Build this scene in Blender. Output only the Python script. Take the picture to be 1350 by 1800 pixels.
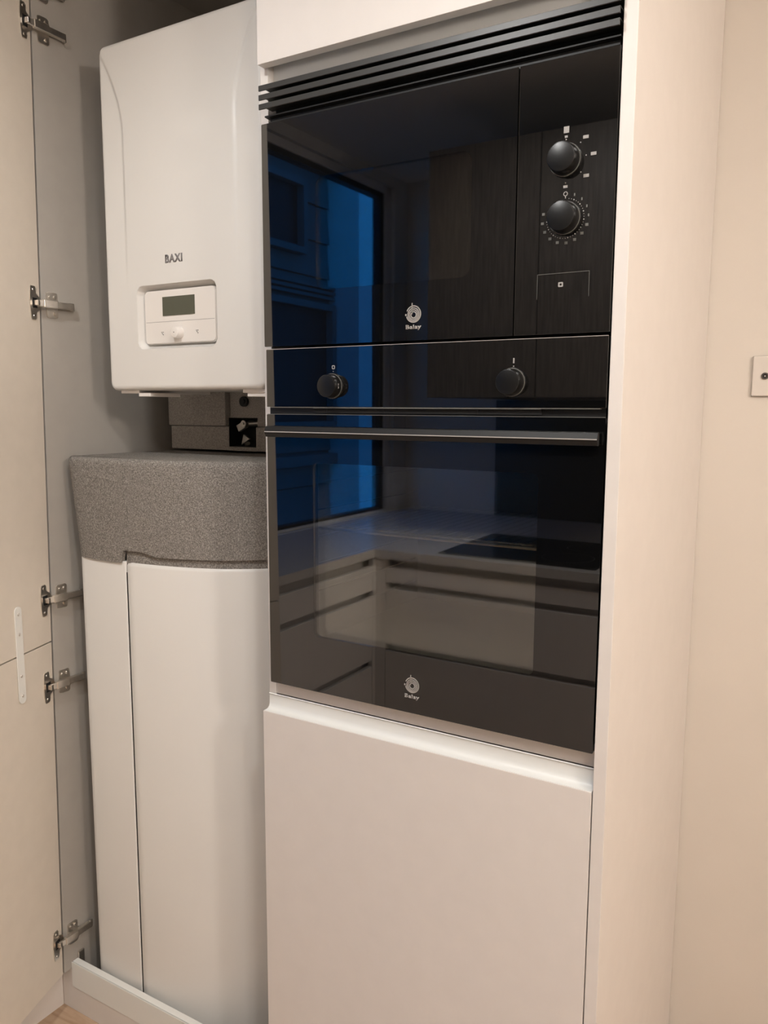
import bpy, bmesh, math, random
from mathutils import Vector, Matrix
random.seed(7)
for o in list(bpy.data.objects): bpy.data.objects.remove(o)
S = bpy.context.scene; C = S.collection
Z0 = 0.93            # modelling height 0 = underside of the oven; floor is at -0.93 there

# ---------------------------------------------------------------- camera
cd = bpy.data.cameras.new('camera'); cam = bpy.data.objects.new('camera', cd); C.objects.link(cam)
cd.sensor_fit = 'VERTICAL'; cd.sensor_height = 36.0; cd.lens = 1405.0/1800.0*36.0
cd.clip_start = 0.02
yaw, pitch, roll = math.radians(30.79), math.radians(7.515), math.radians(0.218)
f = Vector((-math.sin(yaw)*math.cos(pitch), math.cos(yaw)*math.cos(pitch), -math.sin(pitch)))
r = Vector((math.cos(yaw), math.sin(yaw), 0)); u = r.cross(f)
r2 = r*math.cos(roll)+u*math.sin(roll); u2 = -r*math.sin(roll)+u*math.cos(roll)
m = Matrix((r2, u2, -f)).transposed().to_4x4(); m.translation = Vector((0.8989, -1.1059, 0.4998+Z0))
cam.matrix_world = m; S.camera = cam

# ---------------------------------------------------------------- world: blue dusk sky
w = bpy.data.worlds.new('dusk_sky'); S.world = w; w.use_nodes = True
nt = w.node_tree; nt.nodes.clear()
tc = nt.nodes.new('ShaderNodeTexCoord'); sx = nt.nodes.new('ShaderNodeSeparateXYZ')
cr = nt.nodes.new('ShaderNodeValToRGB'); bg = nt.nodes.new('ShaderNodeBackground'); wo = nt.nodes.new('ShaderNodeOutputWorld')
cr.color_ramp.elements[0].position = 0.45; cr.color_ramp.elements[0].color = (0.02, 0.26, 0.75, 1)
cr.color_ramp.elements[1].position = 0.85; cr.color_ramp.elements[1].color = (0.005, 0.10, 0.42, 1)
mp = nt.nodes.new('ShaderNodeMath'); mp.operation = 'MULTIPLY_ADD'; mp.inputs[1].default_value = 0.5; mp.inputs[2].default_value = 0.5
nt.links.new(tc.outputs['Generated'], sx.inputs[0]); nt.links.new(sx.outputs['Z'], mp.inputs[0])
nt.links.new(mp.outputs[0], cr.inputs[0]); nt.links.new(cr.outputs[0], bg.inputs[0]); nt.links.new(bg.outputs[0], wo.inputs[0])
bg.inputs[1].default_value = 5.5

# ---------------------------------------------------------------- exposure and large lights
S.view_settings.view_transform = 'Standard'; S.view_settings.look = 'None'
S.view_settings.exposure = -0.15; S.view_settings.gamma = 1.0; S.view_settings.use_curve_mapping = False
CEIL = 1.61
FILL_LAMP = (2.15, -0.85, 1.12, 64, (1.0, 0.885, 0.785))   # x, y, z, watts, colour of the added, unseen fill globe
DOWNLIGHTS = [  # x, y, watts, colour, cone, label
    (0.05, -0.95, 62, (1.0, 0.985, 0.96), 172, 'small round downlight in the kitchen ceiling nearest the boiler cupboard'),
    (1.05, -0.95, 52, (1.0, 0.96, 0.92), 172, 'small round downlight in the ceiling above the oven column corner'),
    (2.30, -1.70, 70, (1.0, 0.91, 0.83), 172, 'warm round downlight in the living area ceiling right of the kitchen'),
]

# ================================================================ materials
def newmat(name):
    mt = bpy.data.materials.new(name); mt.use_nodes = True
    return mt, mt.node_tree, mt.node_tree.nodes['Principled BSDF']
def pmat(name, col, rough=0.5, metal=0.0, ior=1.45, noise=0.0, nscale=40, bump=0.0, bscale=300, stretch=(1,1,1), coat=0.0):
    mt, t, b = newmat(name)
    b.inputs['Base Color'].default_value = (*col, 1); b.inputs['Roughness'].default_value = rough
    b.inputs['Metallic'].default_value = metal; b.inputs['IOR'].default_value = ior
    b.inputs['Coat Weight'].default_value = coat
    g = t.nodes.new('ShaderNodeNewGeometry'); mpn = t.nodes.new('ShaderNodeMapping'); mpn.inputs['Scale'].default_value = stretch
    t.links.new(g.outputs['Position'], mpn.inputs['Vector'])
    if noise > 0:
        n = t.nodes.new('ShaderNodeTexNoise'); n.inputs['Scale'].default_value = nscale; n.inputs['Detail'].default_value = 4
        rp = t.nodes.new('ShaderNodeValToRGB')
        rp.color_ramp.elements[0].position = .3; rp.color_ramp.elements[1].position = .7
        rp.color_ramp.elements[0].color = (*[c*(1-noise) for c in col], 1); rp.color_ramp.elements[1].color = (*[min(1, c*(1+noise)) for c in col], 1)
        t.links.new(mpn.outputs[0], n.inputs['Vector']); t.links.new(n.outputs['Fac'], rp.inputs[0]); t.links.new(rp.outputs[0], b.inputs['Base Color'])
    if bump > 0:
        n2 = t.nodes.new('ShaderNodeTexNoise'); n2.inputs['Scale'].default_value = bscale; n2.inputs['Detail'].default_value = 2
        bp = t.nodes.new('ShaderNodeBump'); bp.inputs['Strength'].default_value = bump; bp.inputs['Distance'].default_value = 0.001
        t.links.new(mpn.outputs[0], n2.inputs['Vector']); t.links.new(n2.outputs['Fac'], bp.inputs['Height']); t.links.new(bp.outputs[0], b.inputs['Normal'])
    return mt
M = {}
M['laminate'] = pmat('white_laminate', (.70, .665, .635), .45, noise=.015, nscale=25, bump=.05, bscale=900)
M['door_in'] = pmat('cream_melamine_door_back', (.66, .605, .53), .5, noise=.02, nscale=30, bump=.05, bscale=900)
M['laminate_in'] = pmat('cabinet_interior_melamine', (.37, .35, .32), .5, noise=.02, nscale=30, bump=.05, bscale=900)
M['alu_white'] = pmat('white_lacquered_profile', (.76, .77, .75), .35)
M['wall'] = pmat('painted_wall', (.66, .615, .56), .8, noise=.012, nscale=6, bump=.12, bscale=160)
M['ceiling'] = pmat('painted_ceiling', (.78, .75, .70), .85, noise=.01, nscale=5, bump=.08, bscale=160)
M['boiler'] = pmat('white_enamelled_steel', (.72, .71, .69), .28, noise=.008, nscale=8)
M['boiler_plastic'] = pmat('white_control_plastic', (.78, .75, .72), .35)
M['boiler_grey'] = pmat('grey_logo_print', (.20, .19, .19), .5)
M['lcd'] = pmat('olive_display', (.085, .09, .065), .25)
M['tank'] = pmat('white_tank_casing', (.72, .71, .69), .30, noise=.01, nscale=6)
M['rubber'] = pmat('black_rubber', (.02, .02, .02), .6)
M['glass'] = pmat('black_appliance_glass', (.0030, .0030, .0030), .02, ior=1.88)
M['blackmetal'] = pmat('black_satin_metal', (.010, .010, .010), .45, ior=1.38)
M['knob'] = pmat('gloss_black_knob', (.006, .006, .006), .33, ior=1.45)
M['blackmatt'] = pmat('black_plastic_grille', (.034, .034, .032), .38, ior=1.5)
M['void'] = pmat('black_void', (.004, .004, .004), .7)
M['print'] = pmat('pale_grey_print', (.33, .315, .30), .5)
M['printdim'] = pmat('dim_grey_print', (.13, .13, .12), .5)
M['steel'] = pmat('nickel_plated_steel', (.74, .70, .65), .3, metal=1.0, noise=.1, nscale=60)
M['edge'] = pmat('pale_metal_and_highlight', (.50, .47, .44), .35, metal=.25)  # pale metal parts, and the painted highlight on the oven handle
M['enamel'] = pmat('speckled_grey_enamel', (.17, .17, .165), .3, noise=.4, nscale=700)
M['chrome'] = pmat('chromed_wire', (.75, .75, .73), .15, metal=1.0)
M['clear'] = pmat('translucent_plastic_strap', (.74, .74, .71), .2)
M['brass'] = pmat('valve_metal', (.45, .43, .40), .35, metal=.8)
M['worktop'] = pmat('pale_stone_worktop', (.55, .52, .49), .25, noise=.05, nscale=80)
M['darkwood'] = pmat('dark_wood_front', (.12, .102, .088), .5, noise=.35, nscale=18, stretch=(9, 9, .5))
M['hob'] = pmat('hob_glass', (.004, .004, .004), .05)
M['splash'] = pmat('dark_splashback', (.012, .012, .012), .3)
M['frame'] = pmat('white_window_frame', (.72, .72, .74), .4)
M['gasket'] = pmat('dark_window_gasket', (.01, .01, .012), .6)
M['facade'] = pmat('neighbour_siding', (.17, .16, .15), .8, noise=.12, nscale=3)
M['reveal'] = pmat('rendered_reveal', (.62, .62, .62), .8, noise=.05, nscale=8, bump=.2, bscale=80)
M['outlet'] = pmat('outlet_plastic', (.66, .62, .575), .35)
M['coax'] = pmat('dark_coax_metal', (.16, .145, .13), .3, metal=.8)
M['ground'] = pmat('street_asphalt', (.08, .08, .08), .9, noise=.2, nscale=4)
# speckled grey expanded foam
def foam(name, a, b_, c):
    mt, t, b = newmat(name); b.inputs['Roughness'].default_value = .75
    g = t.nodes.new('ShaderNodeNewGeometry')
    n = t.nodes.new('ShaderNodeTexVoronoi'); n.inputs['Scale'].default_value = 330
    n2 = t.nodes.new('ShaderNodeTexNoise'); n2.inputs['Scale'].default_value = 420; n2.inputs['Detail'].default_value = 3
    rp = t.nodes.new('ShaderNodeValToRGB'); e = rp.color_ramp.elements
    e[0].position = .33; e[0].color = (*a, 1); e[1].position = .68; e[1].color = (*c, 1)
    k = e.new(.5); k.color = (*b_, 1)
    t.links.new(g.outputs['Position'], n.inputs['Vector']); t.links.new(g.outputs['Position'], n2.inputs['Vector'])
    t.links.new(n2.outputs['Fac'], rp.inputs[0]); t.links.new(rp.outputs[0], b.inputs['Base Color'])
    bp = t.nodes.new('ShaderNodeBump'); bp.inputs['Strength'].default_value = .5; bp.inputs['Distance'].default_value = .001
    t.links.new(n.outputs['Distance'], bp.inputs['Height']); t.links.new(bp.outputs[0], b.inputs['Normal'])
    return mt
M['foam'] = foam('grey_speckled_foam', (.11, .10, .09), (.20, .185, .17), (.34, .32, .29))
M['foam_lifted'] = foam('brown_grey_foam', (.25, .23, .21), (.34, .31, .285), (.43, .40, .36))  # paler than the lid foam, makes up for light the boiler blocks
# oven / microwave panes: constant-plus-grazing mirror over a tinted see-through
def pane(name, tint, f0=.08, rough=.02):
    mt = bpy.data.materials.new(name); mt.use_nodes = True; t = mt.node_tree; t.nodes.clear()
    lw = t.nodes.new('ShaderNodeLayerWeight'); lw.inputs['Blend'].default_value = .5
    pw = t.nodes.new('ShaderNodeMath'); pw.operation = 'POWER'; pw.inputs[1].default_value = 5
    ma = t.nodes.new('ShaderNodeMath'); ma.operation = 'MULTIPLY_ADD'; ma.inputs[1].default_value = 1-f0; ma.inputs[2].default_value = f0
    tr = t.nodes.new('ShaderNodeBsdfTransparent'); tr.inputs[0].default_value = (*tint, 1)
    gl = t.nodes.new('ShaderNodeBsdfGlossy'); gl.inputs['Roughness'].default_value = rough
    mx = t.nodes.new('ShaderNodeMixShader'); out = t.nodes.new('ShaderNodeOutputMaterial')
    t.links.new(lw.outputs['Facing'], pw.inputs[0]); t.links.new(pw.outputs[0], ma.inputs[0]); t.links.new(ma.outputs[0], mx.inputs[0])
    t.links.new(tr.outputs[0], mx.inputs[1]); t.links.new(gl.outputs[0], mx.inputs[2]); t.links.new(mx.outputs[0], out.inputs[0])
    return mt
M['pane'] = pane('oven_window_glass', (.90, .90, .88), .115)
M['mwpane'] = pane('microwave_window_glass', (.85, .84, .82), .105)
M['winpane'] = pane('window_glass', (.97, .97, .97), .03, .0)
# wood laminate
def wood():
    mt, t, b = newmat('oak_laminate'); b.inputs['Roughness'].default_value = .45
    g = t.nodes.new('ShaderNodeNewGeometry'); mpn = t.nodes.new('ShaderNodeMapping'); mpn.inputs['Scale'].default_value = (2, 18, 2)
    oi = t.nodes.new('ShaderNodeObjectInfo'); ad = t.nodes.new('ShaderNodeVectorMath'); ad.operation = 'ADD'
    n = t.nodes.new('ShaderNodeTexNoise'); n.inputs['Scale'].default_value = 3; n.inputs['Detail'].default_value = 8; n.inputs['Distortion'].default_value = 1.2
    rp = t.nodes.new('ShaderNodeValToRGB'); rp.color_ramp.elements[0].position = .3; rp.color_ramp.elements[1].position = .75
    rp.color_ramp.elements[0].color = (.36, .24, .155, 1); rp.color_ramp.elements[1].color = (.56, .41, .29, 1)
    t.links.new(g.outputs['Position'], ad.inputs[0]); t.links.new(oi.outputs['Location'], ad.inputs[1])
    t.links.new(ad.outputs[0], mpn.inputs[0]); t.links.new(mpn.outputs[0], n.inputs['Vector'])
    t.links.new(n.outputs['Fac'], rp.inputs[0]); t.links.new(rp.outputs[0], b.inputs['Base Color'])
    return mt
M['wood'] = wood()
def emit(name, col, s):
    mt = bpy.data.materials.new(name); mt.use_nodes = True; t = mt.node_tree; t.nodes.clear()
    e = t.nodes.new('ShaderNodeEmission'); e.inputs[0].default_value = (*col, 1); e.inputs[1].default_value = s
    out = t.nodes.new('ShaderNodeOutputMaterial'); t.links.new(e.outputs[0], out.inputs[0]); return mt

# ================================================================ helpers
def NB(): return bmesh.new()
def box(bm, x0, x1, y0, y1, z0, z1, bev=0.0, seg=2):
    if x0 > x1: x0, x1 = x1, x0
    if y0 > y1: y0, y1 = y1, y0
    if z0 > z1: z0, z1 = z1, z0
    mt = Matrix.Translation(((x0+x1)/2, (y0+y1)/2, (z0+z1)/2)) @ Matrix.Diagonal((x1-x0, y1-y0, z1-z0, 1))
    g = bmesh.ops.create_cube(bm, size=1.0, matrix=mt)
    if bev > 0:
        es = list({e for v in g['verts'] for e in v.link_edges})
        bmesh.ops.bevel(bm, geom=es, offset=bev, segments=seg, affect='EDGES', profile=.5)
def obox(bm, c, ax, ay, az, hx, hy, hz, bev=0.0):
    R = Matrix((Vector(ax).normalized(), Vector(ay).normalized(), Vector(az).normalized())).transposed().to_4x4()
    R.translation = Vector(c)
    g = bmesh.ops.create_cube(bm, size=1.0, matrix=R @ Matrix.Diagonal((2*hx, 2*hy, 2*hz, 1)))
    if bev > 0:
        es = list({e for v in g['verts'] for e in v.link_edges})
        bmesh.ops.bevel(bm, geom=es, offset=bev, segments=2, affect='EDGES', profile=.5)
def cyl(bm, p0, p1, ra, rb=None, seg=32, bev=0.0):
    p0, p1 = Vector(p0), Vector(p1); d = p1-p0; rb = ra if rb is None else rb
    R = d.to_track_quat('Z', 'Y').to_matrix().to_4x4(); R.translation = (p0+p1)/2
    g = bmesh.ops.create_cone(bm, cap_ends=True, segments=seg, radius1=ra, radius2=rb, depth=d.length, matrix=R)
    if bev > 0:
        es = [e for e in {e for v in g['verts'] for e in v.link_edges} if any(len(fc.verts) > 4 for fc in e.link_faces)]
        bmesh.ops.bevel(bm, geom=es, offset=bev, segments=2, affect='EDGES', profile=.5)
def prism(bm, pts, axis, a0, a1):
    """closed polygon pts extruded along axis ('x': pts=(y,z); 'y': pts=(x,z); 'z': pts=(x,y))"""
    def P(p, a):
        return {'x': (a, p[0], p[1]), 'y': (p[0], a, p[1]), 'z': (p[0], p[1], a)}[axis]
    A = [bm.verts.new(P(p, a0)) for p in pts]; B = [bm.verts.new(P(p, a1)) for p in pts]; n = len(pts)
    fs = [bm.faces.new(A), bm.faces.new(B[::-1])]
    for i in range(n): fs.append(bm.faces.new((A[i], A[(i+1) % n], B[(i+1) % n], B[i])))
    bmesh.ops.recalc_face_normals(bm, faces=fs)
def rr(x0, x1, z0, z1, rad, seg=6):
    pts = []
    for cx, cz, a in ((x1-rad, z1-rad, 0), (x0+rad, z1-rad, 90), (x0+rad, z0+rad, 180), (x1-rad, z0+rad, 270)):
        for i in range(seg+1):
            t = math.radians(a+90*i/seg); pts.append((cx+rad*math.cos(t), cz+rad*math.sin(t)))
    return pts
def ringplate(bm, outer, inner, y0, y1):
    """plate with a hole; outer and inner loops of the same count, extruded along y"""
    n = len(outer)
    L = [[bm.verts.new((p[0], y, p[1])) for p in loop] for loop, y in ((outer, y0), (inner, y0), (inner, y1), (outer, y1))]
    fs = []
    for k in range(4):
        a, b = L[k], L[(k+1) % 4]
        for i in range(n): fs.append(bm.faces.new((a[i], a[(i+1) % n], b[(i+1) % n], b[i])))
    bmesh.ops.recalc_face_normals(bm, faces=fs)
def annulus(bm, cx, cz, r0, r1, y0, y1, a0=0, a1=360, seg=28):
    n = int(seg*(a1-a0)/360)+1
    V = []
    for i in range(n+1 if a1-a0 < 360 else n):
        t = math.radians(a0+(a1-a0)*i/n); c, s = math.cos(t), math.sin(t)
        V.append([bm.verts.new((cx+rd*c, y, cz+rd*s)) for rd, y in ((r0, y0), (r1, y0), (r1, y1), (r0, y1))])
    m_ = len(V); rng = range(m_-1) if a1-a0 < 360 else range(m_)
    fs = []
    for i in rng:
        a, b = V[i], V[(i+1) % m_]
        for k in range(4): fs.append(bm.faces.new((a[k], a[(k+1) % 4], b[(k+1) % 4], b[k])))
    if a1-a0 < 360: fs.append(bm.faces.new(V[0])); fs.append(bm.faces.new(V[-1][::-1]))
    bmesh.ops.recalc_face_normals(bm, faces=fs)
def text_into(bm, s, cx, z0, y, height, width=None, depth=.0004, bold=0.0, space=1.0):
    cu = bpy.data.curves.new('lettering', 'FONT'); cu.body = s; cu.size = 1; cu.extrude = 0.0; cu.offset = bold; cu.space_character = space
    cu.align_x = 'CENTER'; cu.resolution_u = 3
    to = bpy.data.objects.new('lettering', cu); C.objects.link(to)
    dg = bpy.context.evaluated_depsgraph_get(); me = bpy.data.meshes.new_from_object(to.evaluated_get(dg))
    xs = [v.co.x for v in me.vertices]; ys = [v.co.y for v in me.vertices]
    xc = (min(xs)+max(xs))/2; wx = max(xs)-min(xs); y0_ = min(ys); hy = max(ys)-min(ys)
    sx_ = (width/wx) if width else height/hy; sz_ = height/hy
    tb = bmesh.new(); tb.from_mesh(me)
    ext = bmesh.ops.extrude_face_region(tb, geom=tb.faces[:])
    for v in [g for g in ext['geom'] if isinstance(g, bmesh.types.BMVert)]: v.co.z += 1
    for v in tb.verts:
        a, b_, c_ = v.co; v.co = Vector((cx+(a-xc)*sx_, y-c_*depth, z0+(b_-y0_)*sz_))
    bmesh.ops.recalc_face_normals(tb, faces=tb.faces[:])
    m2 = bpy.data.meshes.new('t'); tb.to_mesh(m2); tb.free(); bm.from_mesh(m2)
    bpy.data.meshes.remove(m2); bpy.data.objects.remove(to); bpy.data.meshes.remove(me)
def wloc(o):
    v = Vector((0, 0, 0))
    while o is not None: v += o.location; o = o.parent
    return v
def obj(name, bm, mat, parent=None, smooth=False, origin=None, label=None):
    for v in bm.verts: v.co.z += Z0
    xs = [v.co for v in bm.verts]
    lo = Vector([min(v[i] for v in xs) for i in range(3)]); hi = Vector([max(v[i] for v in xs) for i in range(3)])
    c = (lo+hi)/2; c.z = lo.z if parent is None else c.z
    for v in bm.verts: v.co -= c
    me = bpy.data.meshes.new(name)
    bm.to_mesh(me); bm.free()
    me.materials.append(mat)
    o = bpy.data.objects.new(name, me); C.objects.link(o)
    if smooth:
        me.shade_smooth()
        if smooth is not True: me.set_sharp_from_angle(angle=math.radians(smooth))
    if parent is not None: o.parent = parent; o.location = c-wloc(parent)
    else: o.location = c
    if label: o['label'] = label
    return o
def tag(o, label, cat, group=None):
    o['label'] = label; o['category'] = cat
    if group: o['group'] = group
    return o
def thing(name, label, cat, loc, group=None):
    o = bpy.data.objects.new(name, None); C.objects.link(o); o.empty_display_size = .1
    o.location = Vector(loc)+Vector((0, 0, Z0)); return tag(o, label, cat, group)
def struct(name, bm, mat, parent=None, **k):
    o = obj(name, bm, mat, parent, **k)
    if parent is None: o['kind'] = 'structure'
    return o
def bx(name, mat, parent, *a, bev=0.0, **k):
    bm = NB(); box(bm, *a, bev=bev); return obj(name, bm, M[mat], parent, **k)
def tube(bm, pts, rad, seg=6):
    for a, b in zip(pts[:-1], pts[1:]): cyl(bm, a, b, rad, seg=seg)

FL = -0.93; BY = 0.64; XL = -1.15; YF = -2.55; XR = 3.4

# ================================================================ the room
bm = NB(); box(bm, XL-.11, XR+.1, YF-.1, BY+.1, FL-.12, FL-.012); fl = struct('floor', bm, M['reveal'])
bm = NB(); pl_w, pl_l = .19, 1.29
y = YF; row = 0
while y < BY:
    x = XL-(row*.43 % pl_l); y1 = min(y+pl_w, BY)
    while x < XR:
        xa, xb = max(x, XL), min(x+pl_l, XR)
        if xb-xa > .05:
            b2 = NB(); box(b2, xa+.0006, xb-.0006, y+.0006, y1-.0006, FL-.011, FL, bev=.0008, seg=1)
            obj('plank', b2, M['wood'], fl)
        x += pl_l
    y += pl_w; row += 1
bm.free()
bm = NB(); box(bm, XL-.11, XR+.1, YF-.1, BY+.1, CEIL, CEIL+.1); struct('ceiling', bm, M['ceiling'])
bm = NB(); box(bm, XL-.11, XR+.1, BY, BY+.1, FL-.12, CEIL); struct('wall_back', bm, M['wall'])
bm = NB(); box(bm, XL-.11, XR+.1, YF-.1, YF, FL-.12, CEIL); struct('wall_front', bm, M['wall'])
bm = NB(); box(bm, XR, XR+.1, YF, BY, FL-.12, CEIL); struct('wall_right', bm, M['wall'])
# left wall with the window opening
WY0, WY1, WZ0, WZ1 = -2.42, -.55, -.03, 1.56
bm = NB()
for a in ((WY1, BY, FL-.12, CEIL), (YF, WY0, FL-.12, CEIL), (WY0, WY1, FL-.12, WZ0), (WY0, WY1, WZ1, CEIL)):
    box(bm, XL-.11, XL, *a)
struct('wall_left', bm, M['reveal'])
bm = NB(); box(bm, .63, XR, BY-.014, BY, FL, FL+.045, bev=.003); struct('baseboard_back', bm, M['laminate'])
bm = NB(); box(bm, XR-.014, XR, YF, BY-.016, FL, FL+.08, bev=.003); struct('baseboard_right', bm, M['laminate'])
# window: frame, gaskets, two panes
bm = NB(); win = bpy.data.objects.new('window_1', None); C.objects.link(win)
win.location = (XL-.05, (WY0+WY1)/2, WZ0+Z0); win['kind'] = 'structure'
bm.free(); fw = .055
bm = NB()
box(bm, XL-.09, XL-.02, WY0, WY1, WZ1-.035, WZ1, bev=.003); box(bm, XL-.09, XL-.02, WY0, WY1, WZ0, WZ0+.012, bev=.003)
box(bm, XL-.09, XL-.02, WY0, WY0+fw, WZ0, WZ1, bev=.003); box(bm, XL-.09, XL-.02, WY1-fw, WY1, WZ0, WZ1, bev=.003)
obj('window_frame', bm, M['frame'], win)
bm = NB(); g = .012; a0, a1, b0, b1 = WY0+fw, WY1-fw, WZ0+.012, WZ1-.035
box(bm, XL-.075, XL-.03, a0, a1, b1-g*2, b1); box(bm, XL-.075, XL-.03, a0, a1, b0, b0+g); box(bm, XL-.075, XL-.03, a0, a0+g*2.6, b0, b1); box(bm, XL-.075, XL-.03, a1-g, a1, b0, b1)
obj('gasket', bm, M['gasket'], win)
bm = NB(); box(bm, XL-.055, XL-.050, a0+.01, a1-.01, b0+.01, b1-.01); obj('pane', bm, M['winpane'], win)

# ================================================================ boiler cupboard
PX = -.622
cup = thing('boiler_cupboard', 'tall white cupboard standing open around the white boiler and hot water tank', 'cupboard', (-.32, .3, FL))
HY = lambda z: .0085+.0190*(z-.3)     # the cupboard front and its door hang a touch out of plumb
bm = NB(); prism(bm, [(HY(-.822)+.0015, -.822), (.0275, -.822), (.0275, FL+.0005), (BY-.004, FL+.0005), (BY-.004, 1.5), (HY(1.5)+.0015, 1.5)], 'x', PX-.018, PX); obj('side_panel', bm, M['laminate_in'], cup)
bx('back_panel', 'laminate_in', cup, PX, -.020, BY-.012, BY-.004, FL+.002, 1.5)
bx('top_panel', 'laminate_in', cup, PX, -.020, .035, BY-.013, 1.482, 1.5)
bm_ = None
bx('front_rail', 'alu_white', cup, PX+.0012, -.0235, .0115, .0265, FL+.001, -.805, bev=.0012, label='pale grey rail across the foot of the cupboard')
bx('rail_facing', 'alu_white', cup, PX+.0012, -.0235, .0080, .0095, -.868, -.8055)
bx('plinth', 'laminate', cup, PX-.0355, -.0235, .0095, .0115, FL+.0005, -.8240)
bm = NB(); box(bm, PX, PX+.006, .026, .042, -.835, -.79, bev=.001); box(bm, PX, PX+.028, .0265, .0285, -.83, -.808)
obj('rail_bracket', bm, M['steel'], cup, label='small metal corner bracket behind the rail')
# the open door in two leaves with a strap
A = math.radians(19); D = Vector((math.sin(A), -math.cos(A), 0)); N = Vector((math.cos(A), math.sin(A), 0)); H = Vector((PX, 0, 0)); UZ = Vector((0, 0, 1))
def door_leaf(z0, z1, lab):
    bm = NB(); c = H+D*(.598/2+.003)-N*.0095+UZ*(z0+z1)/2
    obox(bm, c, D, N, UZ, .299, .0095, (z1-z0)/2, bev=.0008)
    for v in bm.verts: v.co.y += HY(v.co.z)
    return obj('door', bm, M['door_in'], cup, label=lab)
door_leaf(-.0205, 1.478, 'upper leaf of the open white door'); door_leaf(-.822, -.0235, 'lower leaf of the open white door')
bm = NB()
c = H+D*.113+N*.0014+UZ*(-.020)+Vector((0, HY(-.02), 0))
pts = rr(-.0105, .0105, -.104, .104, .0100, 5)
fa = [bm.verts.new(c+D*p[0]+UZ*p[1]-N*.0009) for p in pts]; fb = [bm.verts.new(c+D*p[0]+UZ*p[1]+N*.0015) for p in pts]
fs = [bm.faces.new(fa), bm.faces.new(fb[::-1])]+[bm.faces.new((fa[i], fa[(i+1) % len(pts)], fb[(i+1) % len(pts)], fb[i])) for i in range(len(pts))]
bmesh.ops.recalc_face_normals(bm, faces=fs)
st = obj('joining_strap', bm, M['clear'], cup, label='flat pale strap screwed across the joint of the two door leaves')
for zz in (.088, .045, -.045, -.088):
    bm = NB(); q = c+UZ*zz; cyl(bm, q+N*.0012, q+N*.0026, .0034, .0026, 12); obj('screw', bm, M['steel'], st)
# hinges
def hinge(z):
    dy = HY(z)-.016
    e = bpy.data.objects.new('hinge', None); C.objects.link(e); e.parent = cup
    e.location = Vector((PX, .02+dy, z+Z0))-wloc(cup); e.empty_display_size = .02
    # cup plate on the door: tall rounded plate with a wide middle
    bm = NB(); o = H+D*.0245+UZ*z+Vector((0, HY(z), 0))
    prof = [(-.008, -.031), (-.0065, -.0345), (.003, -.0345), (.0055, -.031), (.0055, -.020), (.0175, -.011), (.0195, 0), (.0175, .011), (.0055, .020), (.0055, .031), (.003, .0345), (-.0065, .0345), (-.008, .031), (-.0095, .015), (-.0100, 0), (-.0095, -.015)]
    prof = [(-a*1.3, b) for a, b in prof]    # wide side towards the hinge line
    for d0, d1 in ((.0003, .0021),):
        fa = [bm.verts.new(o+D*p[0]+UZ*p[1]+N*d0) for p in prof]; fb = [bm.verts.new(o+D*p[0]+UZ*p[1]+N*d1) for p in prof]
        n = len(prof); fs = [bm.faces.new(fa), bm.faces.new(fb[::-1])]+[bm.faces.new((fa[i], fa[(i+1) % n], fb[(i+1) % n], fb[i])) for i in range(n)]
        bmesh.ops.recalc_face_normals(bm, faces=fs)
    obj('cup_plate', bm, M['steel'], e)
    bm = NB(); obox(bm, o-D*.002+N*.0024, D, N, UZ, .0075, .0006, .0105, bev=.0004); obj('cup_recess', bm, M['void'], e)
    for s in (-1, 1):
        bm = NB(); q = o+UZ*s*.027+D*.002; cyl(bm, q+N*.0020, q+N*.0032, .0030, .0024, 12); obj('screw', bm, M['steel'], e)
    # knuckle links from the cup to the arm
    a = o-D*.002+N*.006; b = Vector((PX+.0155, .0130+dy, z))
    mid = (a+b)/2; ax = (b-a); bm = NB(); ay = ax.cross(UZ).normalized()
    obox(bm, mid, ax, ay, UZ, ax.length/2, .0028, .0065, bev=.001)
    obox(bm, a+N*.001, D, N, UZ, .004, .006, .0055, bev=.001)
    obj('knuckle', bm, M['steel'], e)
    # arm along the side panel
    bm = NB(); box(bm, PX+.0105, PX+.0195, .011+dy, .046+dy, z-.0085, z+.0085, bev=.0015); box(bm, PX+.0085, PX+.0165, .045+dy, .088+dy, z-.0070, z+.0070, bev=.0015)
    box(bm, PX+.008, PX+.0125, .083+dy, .092+dy, z-.0082, z+.0082, bev=.0012)
    obj('arm', bm, M['steel'], e)
    bm = NB()
    pts = rr(.029+dy, .056+dy, z-.0265, z+.0265, .005, 4); prism(bm, pts, 'x', PX+.0002, PX+.0032)
    box(bm, PX+.003, PX+.0104, .030+dy, .086+dy, z-.0052, z+.0052, bev=.0008)
    obj('mounting_plate', bm, M['steel'], e)
    for yy, zz in ((.037, .0165), (.049, .0175), (.048, -.0175)):
        bm = NB(); cyl(bm, (PX+.0028, yy+dy, z+zz), (PX+.0062, yy+dy, z+zz), .0040, .0030, 12); obj('screw', bm, M['steel'], e)
for z in (1.352, 1.270, .713, .076, -.120, -.733): hinge(z)

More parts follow.
